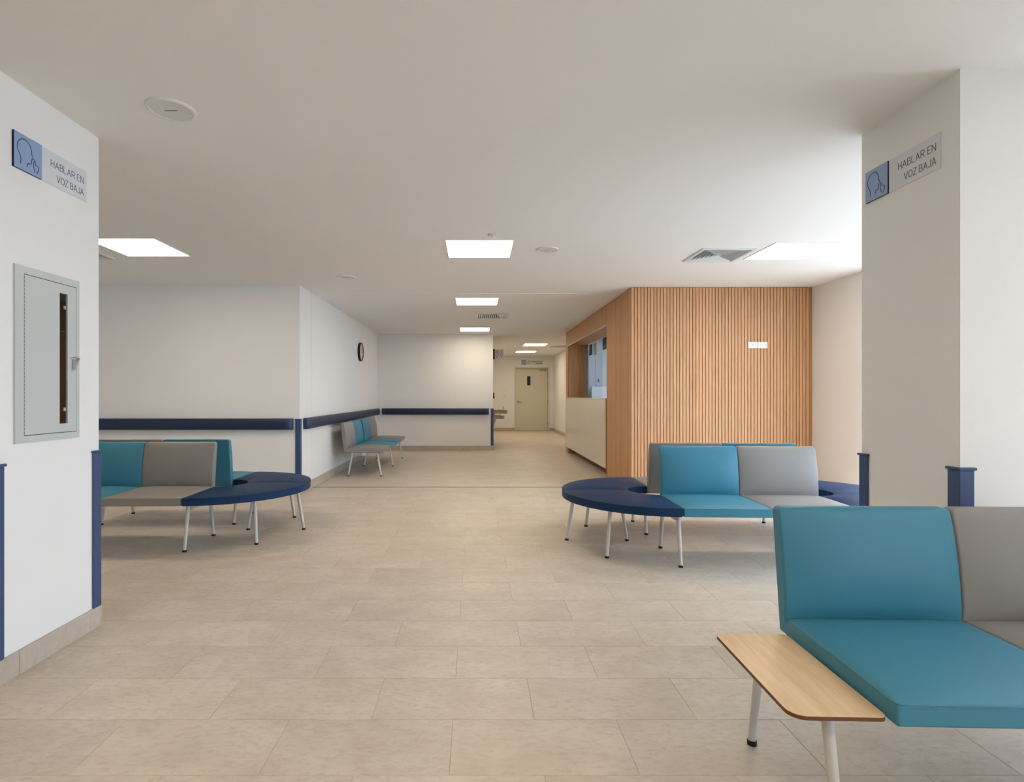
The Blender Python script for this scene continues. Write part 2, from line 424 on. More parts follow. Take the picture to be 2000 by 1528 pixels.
skirting('baseboard_back', [(XC + BT, YD, XD, YD, 0, -1, 0.30)], 'beige tile skirting under the far hand rail')
skirting('baseboard_corridor_end', [(XD, YF, DX0, YF, 0, -1, PX), (DX1, YF, 2.65, YF, 0, -1, PX)], 'beige tile skirting beside the corridor door')
skirting('baseboard_corridor_right', [(2.65, YWE, 2.65, YF - BT, -1, 0, PX)], 'beige tile skirting along the corridor')
skirting('baseboard_corridor_left', [(XD, YD, XD, YF - BT, 1, 0, PX)], 'beige tile skirting along the drinking fountain wall')
skirting('baseboard_right', [(XR, WY1, XR, YW, -1, 0, PX)], 'beige tile skirting beside the wooden wall')

# ---- wooden reception block
SP, SW, ST = 0.0402, 0.0328, 0.012
def slat_mesh(h):
    return MB().box(-SW / 2, SW / 2, -ST, 0, 0, h)
front = struct(MB().box(XW + ST, XR, YW + ST, YW + 0.13, 0, H).build('wall_slatted_front', 'slatback'), 'oak slat wall facing the waiting room')
n = int((XR - XW) / SP); s0 = None
for i in range(n):
    loc = (XW + 0.5 * SW + i * SP + 0.001, YW + ST, 0.0)
    if s0 is None: s0 = slat_mesh(H - 0.006).build('slat', 'slat', front, bevel=0.0015, seg=1, loc=loc)
    else: share('slat', s0, front, loc)
OY0, OY1, OZ0, OZ1, XI = 8.18, 11.51, 1.165, 2.25, 2.30      # counter opening
side = struct(MB().box(XW + ST, XI, YW + 0.13, OY0, 0, H).box(XW + ST, XI, OY0, YWE, OZ1, H).box(XW + ST, XI, OY1, YWE, 0, OZ1).build('wall_slatted_side', 'slatback'), 'oak slat wall round the reception opening')
hd0 = slat_mesh(H - OZ1 - 0.006); hd = None
ny = int((YWE - YW) / SP); full = None
for i in range(ny):
    y = YW + ST + 0.5 * SW + i * SP
    if OY0 - 0.5 * SW < y < OY1 + 0.5 * SW:
        if hd is None: hd = hd0.build('slat', 'slat', side, bevel=0.0015, seg=1, loc=(XW + ST, y, OZ1)); hd.rotation_euler = (0, 0, R(-90))
        else: share('slat', hd, side, (XW + ST, y, OZ1), R(-90))
    else: share('slat', s0, side, (XW + ST, y, 0), R(-90))
jb = None
for i in range(8):                        # slats on the far jamb, facing the camera
    loc = (XW + ST + 0.022 + i * SP, OY1, OZ0)
    if jb is None: jb = slat_mesh(OZ1 - OZ0).build('slat', 'slat', side, bevel=0.0015, seg=1, loc=loc)
    else: share('slat', jb, side, loc)
MB().box(XW - 0.001, XW + ST, OY0, OY1, OZ1 - 0.012, OZ1 + 0.004).build('soffit_edge', 'alu', side)
struct(MB().box(XI, XR, YWE - 0.14, YWE, 0, H).build('wall_reception_rear', 'wall'))
gs = struct(MB().box(XI - 0.012, XI - 0.002, OY0, OY1 - 0.015, OZ0, OZ1).build('window_9', 'glass'), 'glass screen of the reception opening')
MB().box(XI - 0.014, XI, OY1 - 0.014, OY1 - 0.002, OZ0, OZ1).build('edge_profile', 'white', gs)

# ---- corridor door
door = struct(empty('door_1', (0, 0, 0)), 'cream corridor door with small vision panel')
fr = MB().box(DX0, DX0 + 0.05, YF - 0.03, YF + 0.1, 0, DZ).box(DX1 - 0.05, DX1, YF - 0.03, YF + 0.1, 0, DZ).box(DX0 + 0.05, DX1 - 0.05, YF - 0.03, YF + 0.1, DZ - 0.045, DZ)
fr.build('door_frame', 'door', door, bevel=0.004)
dx0, dx1 = DX0 + 0.054, DX1 - 0.056; vx0, vx1, vz0, vz1 = 1.77, 2.03, 1.55, 1.865
lf = MB().box(dx0, vx0, YF, YF + 0.045, 0.008, DZ - 0.055).box(vx1, dx1, YF, YF + 0.045, 0.008, DZ - 0.055).box(vx0, vx1, YF, YF + 0.045, 0.008, vz0).box(vx0, vx1, YF, YF + 0.045, vz1, DZ - 0.055)
leaf = lf.build('door_leaf', 'door', door)
MB().box(vx0, vx0 + 0.115, YF + 0.015, YF + 0.02, vz0, vz1).build('vision_glass', 'black', leaf)
MB().box(vx0 + 0.115, vx1, YF + 0.012, YF + 0.02, vz0, vz1).build('vision_panel', 'cab', leaf)
hl = MB().cyl((dx0 + 0.075, YF - 0.001, 1.0), (dx0 + 0.075, YF - 0.05, 1.0), 0.028, 0.022, 16).cyl((dx0 + 0.07, YF - 0.05, 1.0), (dx0 + 0.19, YF - 0.055, 0.995), 0.012, 0.010)
hl.build('door_handle', 'steel', leaf, smooth=True)
for z in (0.25, 1.0, 1.62, 1.9):
    MB().cyl((dx1 + 0.003, YF - 0.008, z - 0.055), (dx1 + 0.003, YF - 0.008, z + 0.055), 0.011, seg=10).build('hinge', 'steel', door, smooth=True)
cl = MB().box(2.20, 2.42, YF - 0.06, YF, DZ - 0.13, DZ - 0.075).build('door_closer', 'steel', leaf, bevel=0.006)
MB().box(1.88, 2.40, YF - 0.055, YF - 0.03, DZ - 0.06, DZ - 0.045).build('closer_arm', 'steel', leaf)
struct(MB().box(DX0 - 0.1, DX1 + 0.1, YF + 0.12, YF + 0.2, -0.01, H).build('light_block_behind_door', 'dark'))  # unseen dark slab closing the opening so daylight cannot leak under the door

# ================================================================== BENCHES
SEATZ0, SEATZ1, SD = 0.36, 0.419, 0.535
def lin(a, b, n): return [a + (b - a) * i / (n - 1) for i in range(n)]
def grid_block(us, vs, bot, top):
    """closed block from two height functions over a grid: returns MB with bot(u,v), top(u,v) points"""
    m = MB(); nu, nv = len(us), len(vs)
    for fn in (bot, top):
        for u in us:
            for v in vs: m.v.append(tuple(fn(u, v)))
    I = lambda t, i, j: t * nu * nv + i * nv + j
    for i in range(nu - 1):
        for j in range(nv - 1):
            m.f.append((I(0, i, j), I(0, i, j + 1), I(0, i + 1, j + 1), I(0, i + 1, j)))
            m.f.append((I(1, i, j), I(1, i + 1, j), I(1, i + 1, j + 1), I(1, i, j + 1)))
    for i in range(nu - 1):
        m.f.append((I(0, i, 0), I(0, i + 1, 0), I(1, i + 1, 0), I(1, i, 0)))
        m.f.append((I(0, i, nv - 1), I(1, i, nv - 1), I(1, i + 1, nv - 1), I(0, i + 1, nv - 1)))
    for j in range(nv - 1):
        m.f.append((I(0, 0, j), I(1, 0, j), I(1, 0, j + 1), I(0, 0, j + 1)))
        m.f.append((I(0, nu - 1, j), I(0, nu - 1, j + 1), I(1, nu - 1, j + 1), I(1, nu - 1, j)))
    return m
def edgey(n, e):        # 0..1 with extra samples close to both ends
    return [0, e * 0.5, e, e * 1.6] + lin(e * 2.4, 1 - e * 2.4, n) + [1 - e * 1.6, 1 - e, 1 - e * 0.5, 1]
def crown(u, p=3.0): return 1 - abs(2 * u - 1) ** p
def seat_mb(w):
    us, vs = edgey(9, 0.03), edgey(9, 0.03)
    return grid_block(us, vs, lambda u, v: (u * w, v * SD, SEATZ0),
                      lambda u, v: (u * w, v * SD, SEATZ1 + 0.022 * crown(u, 3.6) ** 0.8 * crown(v, 3.6) ** 0.8 + 0.004 * v))
BZ0, BZ1 = 0.365, 0.80
def bul(z): return max(0.0, math.sin(math.pi * min(1.0, max(0.0, (z - 0.425) / (BZ1 - 0.425))))) ** 0.6
def back_mb(w):
    r = 0.020
    us, vs = edgey(9, 0.03), edgey(17, 0.035)
    def xz(u, v):
        x, z = u * w, BZ0 + v * (BZ1 - BZ0)
        for cx, sg in ((r, -1), (w - r, 1)):
            dx, dz = (x - cx) * sg, z - (BZ1 - r)
            if dx > 0 and dz > 0:
                k = max(dx, dz) / math.hypot(dx, dz); x, z = cx + sg * dx * k, BZ1 - r + dz * k
        return x, z
    def rear(u, v):
        x, z = xz(u, v); t = (z - BZ0) / (BZ1 - BZ0); return (x, 0.578 + 0.054 * t, z)
    def frnt(u, v):
        x, z = xz(u, v); t = (z - BZ0) / (BZ1 - BZ0)
        return (x, 0.527 + 0.061 * t - (0.014 + 0.030 * crown(u, 3.5)) * bul(z), z)
    return grid_block(us, vs, rear, frnt)
protos = {}
def leg_pair(root, x, foot0=0.045, foot1=0.535, z1=0.335, plate=True, name='leg'):
    """splayed tubular legs and the folded plate between them; foot0 / foot1 = depth of the feet"""
    for (yf, yt) in ((foot0, foot0 + 0.062), (foot1, foot1 - 0.062)):
        l = MB().cyl((x, yf, 0.014), (x, yt, z1 + 0.02), 0.0125, 0.0150, 16).build(name, 'leg', root, smooth=True)
        d = Vector((x, yf, 0.014))
        MB().cyl((x, yf - 0.001, 0.0), (x, yf, 0.016), 0.0158, 0.0152, 16).build('rubber_foot', 'rubber', l, smooth=True)
    if plate:
        p = MB().quad()if False else MB()
        a, b = foot0 + 0.055, foot1 - 0.055
        prof = [(a, SEATZ0), (b, SEATZ0), (b - 0.004, SEATZ0 - 0.030), (b - 0.05, SEATZ0 - 0.052), (a + 0.05, SEATZ0 - 0.052), (a + 0.004, SEATZ0 - 0.030)]
        p.prism(prof, x - 0.012, x + 0.012).map(lambda px, py, pz: (pz, px, py))
        p.build('cross_plate', 'leg', root, bevel=0.002)
def add_seat(root, x, w, col):
    mat = {'t': 'tealf', 'g': 'grayf'}[col]; cn = {'t': 'teal', 'g': 'grey'}[col]
    g = 0.0015
    for part, fn in (('seat', seat_mb), ('backrest', back_mb)):
        key = (part, col)
        if key not in protos:
            o = fn(w - 2 * g).build(part, mat, root, bevel=0.010 if part == 'seat' else 0.012, seg=3, angle=50, loc=(x + g, 0, 0)); protos[key] = o
        else: o = share(part, protos[key], root, (x + g, 0, 0))
        o['label'] = '%s vinyl %s' % (cn, part)
        if part == 'seat':
            if ('seam', col) not in protos:
                i = 0.004; z = SEATZ1 - 0.001; W = w - 2 * g
                s = MB().tube([(i, SD, z), (0.0, 0.02, z), (0.004, 0.004, z), (0.02, 0.0, z), (W - 0.02, 0.0, z), (W - 0.004, 0.004, z), (W, 0.02, z), (W - i, SD, z)], 0.0016)
                for xx in (0.0035, W - 0.0035): s.tube([(xx, 0.0035, z), (xx, 0.0035, SEATZ0 + 0.01)], 0.0016)
                protos[('seam', col)] = s.build('seam', mat, o, smooth=True)
            else: share('seam', protos[('seam', col)], o)
        else:
            W = w - 2 * g
            if ('piping', col) not in protos:
                protos[('piping', col)] = MB().tube([(0.0, 0.527 + 0.061 * t - 0.014 * bul(BZ0 + t * (BZ1 - BZ0)) + 0.008, BZ0 + t * (BZ1 - BZ0)) for t in lin(0.1, 0.90, 8)], 0.0016).build('piping', mat, o, smooth=True)
            else: share('piping', protos[('piping', col)], o)
            share('piping', protos[('piping', col)], o, (W, 0, 0))
SWID = 0.605
def bench(name, label, cols, loc, rz, legs, gap_after=None, gap=0.0, group='vinyl waiting benches'):
    root = empty(name, loc, rz); tag(root, label, 'bench', group)
    x = 0.0
    for i, c in enumerate(cols):
        add_seat(root, x, SWID, c); x += SWID
        if gap_after is not None and i == gap_after: x += gap
    MB().box(0.02, x - 0.02, 0.26, 0.32, SEATZ0 - 0.042, SEATZ0 - 0.001).build('beam', 'leg', root, bevel=0.003)
    for lx in legs: leg_pair(root, lx)
    return root
# bench in the foreground, with the little oak table
b3 = bench('waiting_bench', 'large teal and grey bench in the foreground with an oak side table', 'tg', (1.068, 1.400, 0), R(-1.8), [1.19])
tz = 0.376
def rrect(x0, x1, y0, y1, rs):
    pts = []
    for (cx, cy, sx, sy, a0), r in zip(((x1, y0, -1, 1, -90), (x1, y1, -1, -1, 0), (x0, y1, 1, -1, 90), (x0, y0, 1, 1, 180)), rs):
        ox, oy = cx + sx * r, cy + sy * r
        for k in range(9):
            t = R(a0 + 90 * k / 8); pts.append((ox + r * math.cos(t), oy + r * math.sin(t)))
    return pts
tp = rrect(-0.252, -0.008, 0.018, 0.512, (0.018, 0.018, 0.022, 0.042))
tt = MB().prism(tp, tz - 0.0115, tz - 0.0012).build('table_edge', 'tedge', b3); tt['label'] = 'dark brown table edge'
tb = MB().prism([(x, y) for x, y in rrect(-0.2518, -0.0082, 0.0182, 0.5118, (0.018, 0.018, 0.022, 0.042))], tz - 0.0012, tz).build('table_top', 'table', b3); tb['label'] = 'pale oak table top'
leg_pair(b3, -0.130, 0.012, 0.502, z1=0.325)
MB().box(-0.135, 0.03, 0.26, 0.32, SEATZ0 - 0.042, SEATZ0 - 0.003).build('table_beam', 'leg', b3)
st = MB()
for i in range(74):
    x = 0.012 + i * 0.0078; st.box(x, x + 0.0052, -0.0012, 0.0004, SEATZ1 - 0.0075, SEATZ1 - 0.0063)
st.map(lambda x, y, z: (x, y, z))
tag(st.build('stitching', 'thread', b3), kind='stuff')

# back to back pairs with curved end seats
RO, RI = 0.745, 0.20
def arc_mb():
    us, vs = edgey(13, 0.02), edgey(9, 0.035)        # u: angle, v: radius
    def pt(u, v, z):
        a = R(0.25) + u * R(89.5); r = RI + v * (RO - RI)
        return (r * math.sin(a), -r * math.cos(a), z)
    return grid_block(us, vs, lambda u, v: pt(u, v, SEATZ0), lambda u, v: pt(u, v, SEATZ1 + 0.018 * crown(u, 6) * crown(v, 3.2)))
def curved_end(label, loc, rz, mirror=1, group='curved navy end seats'):
    """half-round end of two quarter cushions; local +X points away from the bench end, axis at y = 0"""
    root = empty('curved_end_seat', loc, rz); tag(root, label, 'bench', group)
    if 'arc' not in protos: protos['arc'] = arc_mb().build('cushion', 'navyf', root, bevel=0.010, seg=3, angle=50)
    else: share('cushion', protos['arc'], root)
    if 'arc2' not in protos: protos['arc2'] = arc_mb().map(lambda x, y, z: (x, -y, z)).build('cushion', 'navyf', root, bevel=0.010, seg=3, angle=50)
    else: share('cushion', protos['arc2'], root)
    if 'arcseam' not in protos:
        protos['arcseam'] = []
        for sy in (1, -1):
            s = MB().tube([((RO) * math.sin(R(a)), -sy * RO * math.cos(R(a)), SEATZ1 - 0.001) for a in lin(2, 88, 24)], 0.0016)
            protos['arcseam'].append(s.build('seam', 'navyf', root, smooth=True))
    else:
        for s in protos['arcseam']: share('seam', s, root)
    for (fx, fy, tx, ty) in ((0.475, -0.495, 0.44, -0.445), (0.475, 0.495, 0.44, 0.445), (0.71, 0.0, 0.655, 0.0), (0.215, 0.0, 0.27, 0.0)):
        l = MB().cyl((fx, fy, 0.014), (tx, ty, 0.355), 0.0125, 0.0150, 16).build('leg', 'leg', root, smooth=True)
        MB().cyl((fx, fy, 0.0), (fx, fy, 0.016), 0.0158, 0.0152, 16).build('rubber_foot', 'rubber', l, smooth=True)
    for (x0, y0, x1, y1) in ((0.27, 0, 0.66, 0), (0.27, 0, 0.44, -0.445), (0.27, 0, 0.44, 0.445)):
        d = Vector((x1 - x0, y1 - y0)).normalized(); nx, ny_ = -d.y * 0.012, d.x * 0.012
        MB().prism([(x0 + nx, y0 + ny_), (x0 - nx, y0 - ny_), (x1 - nx, y1 - ny_), (x1 + nx, y1 + ny_)], SEATZ0 - 0.040, SEATZ0 - 0.001).build('cross_plate', 'leg', root)
    return root
def place(origin, rz, x, y):
    c, s = math.cos(rz), math.sin(rz); return (origin[0] + c * x - s * y, origin[1] + s * x + c * y, 0)
W2 = 2 * SWID
# right cluster
o, a = (1.475, 4.565), R(-2.5)
bench('waiting_bench', 'teal and grey bench facing the camera before the oak slat wall', 'tg', place(o, a, 0, -0.745), a, [0.0 - 0.006, W2 + 0.006])
bench('waiting_bench', 'bench turned toward the oak slat wall, its grey and teal back just showing', 'tg', place(o, a, W2, 0.745), a + math.pi, [0.0 - 0.006, W2 + 0.006])
curved_end('curved navy end seat on the aisle side of the bench by the oak wall', place(o, a, -0.004, 0), a + math.pi)
curved_end('curved navy end seat partly hidden behind the right pillar', place(o, a, W2 + 0.004, 0), a)
# left cluster
o, a = (-2.251, 4.947), R(1.0)
bench('waiting_bench', 'teal and grey bench facing the camera beside the left pillar', 'tg', place(o, a, -W2, -0.745), a, [-0.006, W2 + 0.006])
bench('waiting_bench', 'bench with its back turned, facing the plain left wall', 'tg', place(o, a, 0, 0.745), a + math.pi, [-0.006, W2 + 0.006])
curved_end('curved navy end seat on the aisle side of the left benches', place(o, a, 0.004, 0), a)
# bench under the clock
bench('waiting_bench', 'four-seat grey and teal bench against the wall under the clock', 'gttg', (-1.352, 8.13, 0), R(90), [0.10, 1.27, 2.47], gap_after=1, gap=0.12)

# ================================================================== RAILS AND CORNER GUARDS
RZ0, RZ1, RD = 0.787, 0.924, 0.085
def hand_rail(label, p0, p1, n):
    """p0 -> p1 along the wall, n = wall normal"""
    d = (Vector(p1) - Vector(p0)); L = d.length; d.normalize()
    root = empty('hand_rail', (p0[0], p0[1], 0), math.atan2(d.y, d.x)); tag(root, label, 'handrail', 'navy wall hand rails')
    sy = 1 if (-d.y * n[0] + d.x * n[1]) > 0 else -1
    prof = [(RD * 0.28, RZ0), (RD * 0.75, RZ0), (RD * 0.94, RZ0 + 0.012), (RD, RZ0 + 0.03), (RD, RZ1 - 0.03), (RD * 0.94, RZ1 - 0.012), (RD * 0.75, RZ1), (RD * 0.28, RZ1)]
    e = 0.075
    body = MB(); k = len(prof)
    for x in (e, L - e):
        for (y, z) in prof: body.v.append((x, sy * y, z))
    for i in range(k): body.f.append((i, (i + 1) % k, k + (i + 1) % k, k + i))
    body.f.append(tuple(range(k))); body.f.append(tuple(range(2 * k - 1, k - 1, -1)))
    body.build('rail_cover', 'rail', root, smooth=True, angle=50)
    for (x0, s) in ((e - 0.001, -1), (L - e + 0.001, 1)):          # rounded end caps
        m = MB(); N = 8
        for i in range(N + 1):
            t = i / N * math.pi / 2
            xx = x0 + s * e * math.sin(t); sc = 0.22 + 0.78 * math.cos(t) ** 0.7 if i < N else 0.22
            for (y, z) in prof: m.v.append((xx, sy * (RD * 0.1 + (y * 1.015 - RD * 0.1) * sc) if y > RD * 0.3 else sy * y * min(1, sc + 0.2), z))
        for i in range(N):
            for j in range(k): m.f.append((i * k + j, i * k + (j + 1) % k, (i + 1) * k + (j + 1) % k, (i + 1) * k + j))
        m.f.append(tuple(range(N * k, N * k + k)))
        m.build('end_cap', 'railcap', root, smooth=True, angle=60)
    br = MB().box(0.1, L - 0.1, 0.0 if sy > 0 else -RD * 0.3, RD * 0.3 if sy > 0 else 0.0, RZ0 + 0.03, RZ1 - 0.03)
    br.build('mount', 'black', root)
hand_rail('navy hand rail along the plain left wall', (-5.15, YB), (-2.212, YB), (0, -1))
hand_rail('navy hand rail below the clock, running above the four-seat bench', (XC, 6.87), (XC, 11.99), (1, 0))
hand_rail('navy hand rail on the far wall facing the camera', (XC + 0.10, YD), (0.30, YD), (0, -1))
def corner_guard(label, x, y, sx, sy, z0, z1, w=0.052, cap=True):
    """L-shaped guard round a vertical wall corner; sx, sy point outward along the two free faces"""
    root = empty('corner_guard', (x, y, 0)); tag(root, label, 'corner guard', 'navy corner guards')
    t = 0.009
    def L(o, e):
        p = [(sx * o, sy * o), (-sx * e, sy * o), (-sx * e, 0), (0, 0), (0, -sy * e), (sx * o, -sy * e)]
        return p if sx * sy < 0 else p[::-1]
    MB().prism(L(t, w), z0, z1 - 0.012).build('profile', 'navy', root, bevel=0.003)
    MB().prism(L(t + 0.006, w + 0.006), z1 - 0.012, z1).build('end_cap', 'navy', root, bevel=0.003)
GZ = 0.918
corner_guard('navy corner guard on the left pillar, at the edge of the picture', LP[1], LP[2], 1, -1, BH, GZ)
corner_guard('navy corner guard on the left pillar in front of the teal backrest', LP[1], LP[3], 1, 1, BH, GZ)
corner_guard('navy corner guard on the near edge of the right pillar', RP[0], RP[2], -1, -1, BH, GZ - 0.012)
corner_guard('navy corner guard on the rear edge of the right pillar', RP[0], RP[3], -1, 1, BH, GZ - 0.012)
corner_guard('navy corner guard between the two left hand rails', XC, YB, 1, -1, BH, GZ)
corner_guard('navy corner guard at the far wall end beside the drinking fountain', XD, YD, 1, -1, BH, GZ)

# ================================================================== SIGNS
GLY = {  # stroke letters on a 0..1 box (x scaled by width), list of polylines
 'H': (0.70, [[(0, 0), (0, 1)], [(1, 0), (1, 1)], [(0, .5), (1, .5)]]),
 'A': (0.80, [[(0, 0), (.5, 1), (1, 0)], [(.18, .34), (.82, .34)]]),
 'B': (0.64, [[(0, 0), (0, 1), (.65, 1), (.9, .9), (.9, .64), (.65, .53), (0, .53)], [(.65, .53), (1, .4), (1, .12), (.7, 0), (0, 0)]]),
 'L': (0.56, [[(0, 1), (0, 0), (1, 0)]]),
 'R': (0.68, [[(0, 0), (0, 1), (.7, 1), (1, .87), (1, .6), (.7, .46), (0, .46)], [(.55, .46), (1, 0)]]),
 'E': (0.58, [[(1, 1), (0, 1), (0, 0), (1, 0)], [(0, .52), (.85, .52)]]),
 'N': (0.72, [[(0, 0), (0, 1), (1, 0), (1, 1)]]),
 'V': (0.78, [[(0, 1), (.5, 0), (1, 1)]]),
 'O': (0.78, [[(.5, 0), (.2, .07), (0, .3), (0, .7), (.2, .93), (.5, 1), (.8, .93), (1, .7), (1, .3), (.8, .07), (.5, 0)]]),
 'Z': (0.64, [[(0, 1), (1, 1), (0, 0), (1, 0)]]),
 'J': (0.46, [[(1, 1), (1, .22), (.75, .02), (.35, 0), (0, .14)]]),
}
def strokes(polys, wd, th):
    """flat ink: polylines in (u, v), raised by th along w"""
    m = MB()
    for pl in polys:
        for (a, b) in zip(pl[:-1], pl[1:]):
            a, b = Vector(a), Vector(b); d = (b - a)
            if d.length < 1e-6: continue
            d.normalize(); n = Vector((-d.y, d.x)) * wd / 2; a2, b2 = a - d * wd * 0.4, b + d * wd * 0.4
            q = [a2 - n, b2 - n, b2 + n, a2 + n]; m.prism([(p.x, p.y) for p in q], 0, th)
    return m
def text_polys(txt, right, base, cap, width):
    adv, pl = 0.0, []
    for ch in txt:
        if ch == ' ': adv += 0.42; continue
        w_, ps = GLY[ch]
        for p in ps: pl.append([(adv + x * w_, y) for x, y in p])
        adv += w_ + 0.26
    adv -= 0.26; sx = width / adv
    return [[(right - (adv - x) * sx, base + y * cap) for x, y in p] for p in pl]
def smooth_line(p, n=5):
    out = []
    for i in range(len(p) - 1):
        p0, p1, p2, p3 = p[max(i - 1, 0)], p[i], p[i + 1], p[min(i + 2, len(p) - 1)]
        for k in range(n):
            t = k / n
            out.append(tuple(0.5 * (2 * b + (c - a_) * t + (2 * a_ - 5 * b + 4 * c - d) * t * t + (3 * b - a_ - 3 * c + d) * t ** 3) for a_, b, c, d in zip(p0, p1, p2, p3)))
    return out + [p[-1]]
HEAD = [(.22, .16), (.23, .30), (.18, .42), (.11, .55), (.12, .70), (.22, .83), (.38, .88), (.52, .82), (.60, .68), (.61, .57)]
FACE = [(.61, .57), (.64, .52), (.68, .46), (.62, .44), (.62, .39), (.59, .37), (.61, .34), (.59, .28), (.54, .27), (.48, .26), (.45, .16)]
HAND = [(.73, .10), (.72, .17), (.68, .24), (.69, .38), (.71, .43), (.74, .42), (.75, .33), (.84, .31), (.87, .26), (.86, .18), (.82, .14), (.81, .09)]
def face_map(axis):
    """(u, v, w) -> world for a sign; axis: 'L' on a +X face, 'R' on a -X face, 'F' on a -Y face (local)"""
    return {'L': lambda u, v, w_: (w_, u, v), 'R': lambda u, v, w_: (-w_, -u, v), 'F': lambda u, v, w_: (u, -w_, v)}[axis]
def quiet_sign(label, loc, axis):
    fm = face_map(axis); root = empty('quiet_sign', loc); tag(root, label, 'sign', 'quiet voice signs')
    def sub(mb, name, mat, parent=root, **k): return mb.map(fm).build(name, mat, parent, **k)
    W, HH, S = 0.448, 0.155, 0.152
    sub(MB().box(S, W, 0, HH, 0.0, 0.004), 'white_panel', 'signwhite')
    bp_ = sub(MB().box(0, S, 0, HH, 0.0, 0.009), 'panel_edge', 'black')
    sub(MB().box(0.0006, S - 0.0006, 0.0006, HH - 0.0006, 0.009, 0.0098), 'blue_panel', 'signblue')
    ic = [[(x * S, y * HH) for x, y in smooth_line(l)] for l in (HEAD,)] + [[(x * S, y * HH) for x, y in l] for l in (FACE, HAND)]
    sub(strokes(ic, 0.0028, 0.0006).map(lambda u, v, w_: (u, v, w_ + 0.0098)), 'head_icon', 'ink')
    sub(strokes(text_polys('HABLAR EN', 0.424, 0.086, 0.031, 0.212), 0.0026, 0.0006).map(lambda u, v, w_: (u, v, w_ + 0.004)), 'lettering', 'gink')
    sub(strokes(text_polys('VOZ BAJA', 0.424, 0.026, 0.031, 0.176), 0.0026, 0.0006).map(lambda u, v, w_: (u, v, w_ + 0.004)), 'lettering', 'gink')
quiet_sign('blue and white quiet-voice sign above the fire cabinet on the left pillar', (LP[1], 2.351, 2.180), 'L')
quiet_sign('blue and white quiet-voice sign high on the right pillar', (RP[0], 2.820, 2.180), 'R')
# restroom blade sign
rs = empty('restroom_sign', (XD, 12.74, 2.05)); tag(rs, 'white restroom blade sign with man and woman at the corridor corner', 'sign')
fm = face_map('F')
MB().box(0.0, 0.056, -0.01, 0.225, -0.012, 0.012).map(fm).build('bracket', 'black', rs)
MB().box(0.056, 0.268, 0, 0.214, -0.005, 0.005).map(fm).build('panel', 'white', rs)
def fig(cx, woman):
    p = [[(cx + 0.016 * math.cos(t), 0.178 + 0.016 * math.sin(t)) for t in lin(0, 2 * math.pi, 13)]]
    if woman: p += [[(cx, 0.15), (cx - 0.030, 0.10), (cx, 0.052), (cx + 0.030, 0.10), (cx, 0.15)], [(cx - 0.01, 0.06), (cx - 0.01, 0.03)], [(cx + 0.01, 0.06), (cx + 0.01, 0.03)]]
    else: p += [[(cx - 0.025, 0.15), (cx + 0.025, 0.15), (cx + 0.016, 0.095), (cx + 0.012, 0.035), (cx - 0.012, 0.035), (cx - 0.016, 0.095), (cx - 0.025, 0.15)]]
    return p
MBs = strokes(fig(0.106, False) + fig(0.216, True) + [[(0.161, 0.19), (0.161, 0.035)]], 0.0055, 0.001)
MBs.map(lambda u, v, w_: (u, v, w_ + 0.005)).map(fm).build('pictogram', 'gink', rs)
# sign over the corridor door (print too small to read)
ds = empty('door_sign', (1.575, YF, 2.245)); tag(ds, 'white sign with blue square above the corridor door', 'sign')
MB().box(0.175, 0.74, 0, 0.175, 0, 0.006).map(fm).build('white_panel', 'signwhite', ds)
MB().box(0, 0.175, 0, 0.175, 0, 0.012).map(fm).build('blue_panel', 'signblue', ds)
pr = strokes([[(0.215, 0.06), (0.30, 0.06), (0.285, 0.11), (0.2575, 0.14), (0.23, 0.11), (0.215, 0.06)]], 0.012, 0.001)
dsh = []
x = 0.335
for wd_ in (0.06, 0.025, 0.10, 0.07, 0.05): dsh.append([(x, 0.105), (min(x + wd_, 0.70), 0.105)]); x += wd_ + 0.018
dsh += [[(0.50, 0.058), (0.60, 0.058)], [(0.615, 0.058), (0.70, 0.058)]]
s2 = strokes(dsh, 0.020, 0.001); off = len(pr.v); pr.v += s2.v; pr.f += [tuple(i + off for i in f) for f in s2.f]
pr.map(lambda u, v, w_: (u, v, w_ + 0.006)).map(fm).build('print', 'gink', ds)

# ================================================================== FIRE CABINET in the left pillar
fc = empty('fire_cabinet', (LP[1], 0, 0)); tag(fc, 'pale grey metal fire cabinet set into the left pillar', 'cabinet')
fy0, fy1, fz0, fz1 = 2.358, 2.742, 0.995, 1.767; ey0, ey1, ez0, ez1 = 2.408, 2.722, 1.029, 1.731
T = 0.008
MB().box(0, T, fy0, ey0 - 0.003, fz0, fz1).box(0, T, ey1 + 0.0006, fy1, fz0, fz1).box(0, T, ey0 - 0.003, ey1 + 0.0006, fz0, ez0 - 0.003).box(0, T, ey0 - 0.003, ey1 + 0.0006, ez1 + 0.003, fz1).build('frame', 'cab', fc)
MB().box(-0.19, -0.188, 2.40, 2.72, 1.025, 1.735).box(-0.188, -0.012, 2.40, 2.402, 1.025, 1.735).box(-0.188, -0.012, 2.718, 2.72, 1.025, 1.735).box(-0.188, -0.012, 2.402, 2.718, 1.025, 1.027).box(-0.188, -0.012, 2.402, 2.718, 1.733, 1.735).build('case', 'maroon', fc)
gy0, gy1, gz0, gz1 = 2.613, 2.664, 1.069, 1.689
dr = MB().box(-0.002, T - 0.001, ey0, gy0, ez0, ez1).box(-0.002, T - 0.001, gy1, ey1, ez0, ez1).box(-0.002, T - 0.001, gy0, gy1, ez0, gz0).box(-0.002, T - 0.001, gy0, gy1, gz1, ez1).build('door', 'cab', fc)
MB().box(T - 0.005, T - 0.003, gy0, gy1, gz0, gz1).build('glass', 'glass', dr)
for z in (1.625, 1.136): MB().box(-0.008, -0.0025, gy1 - 0.010, gy1 + 0.004, z - 0.008, z + 0.008).build('clip', 'white', dr)
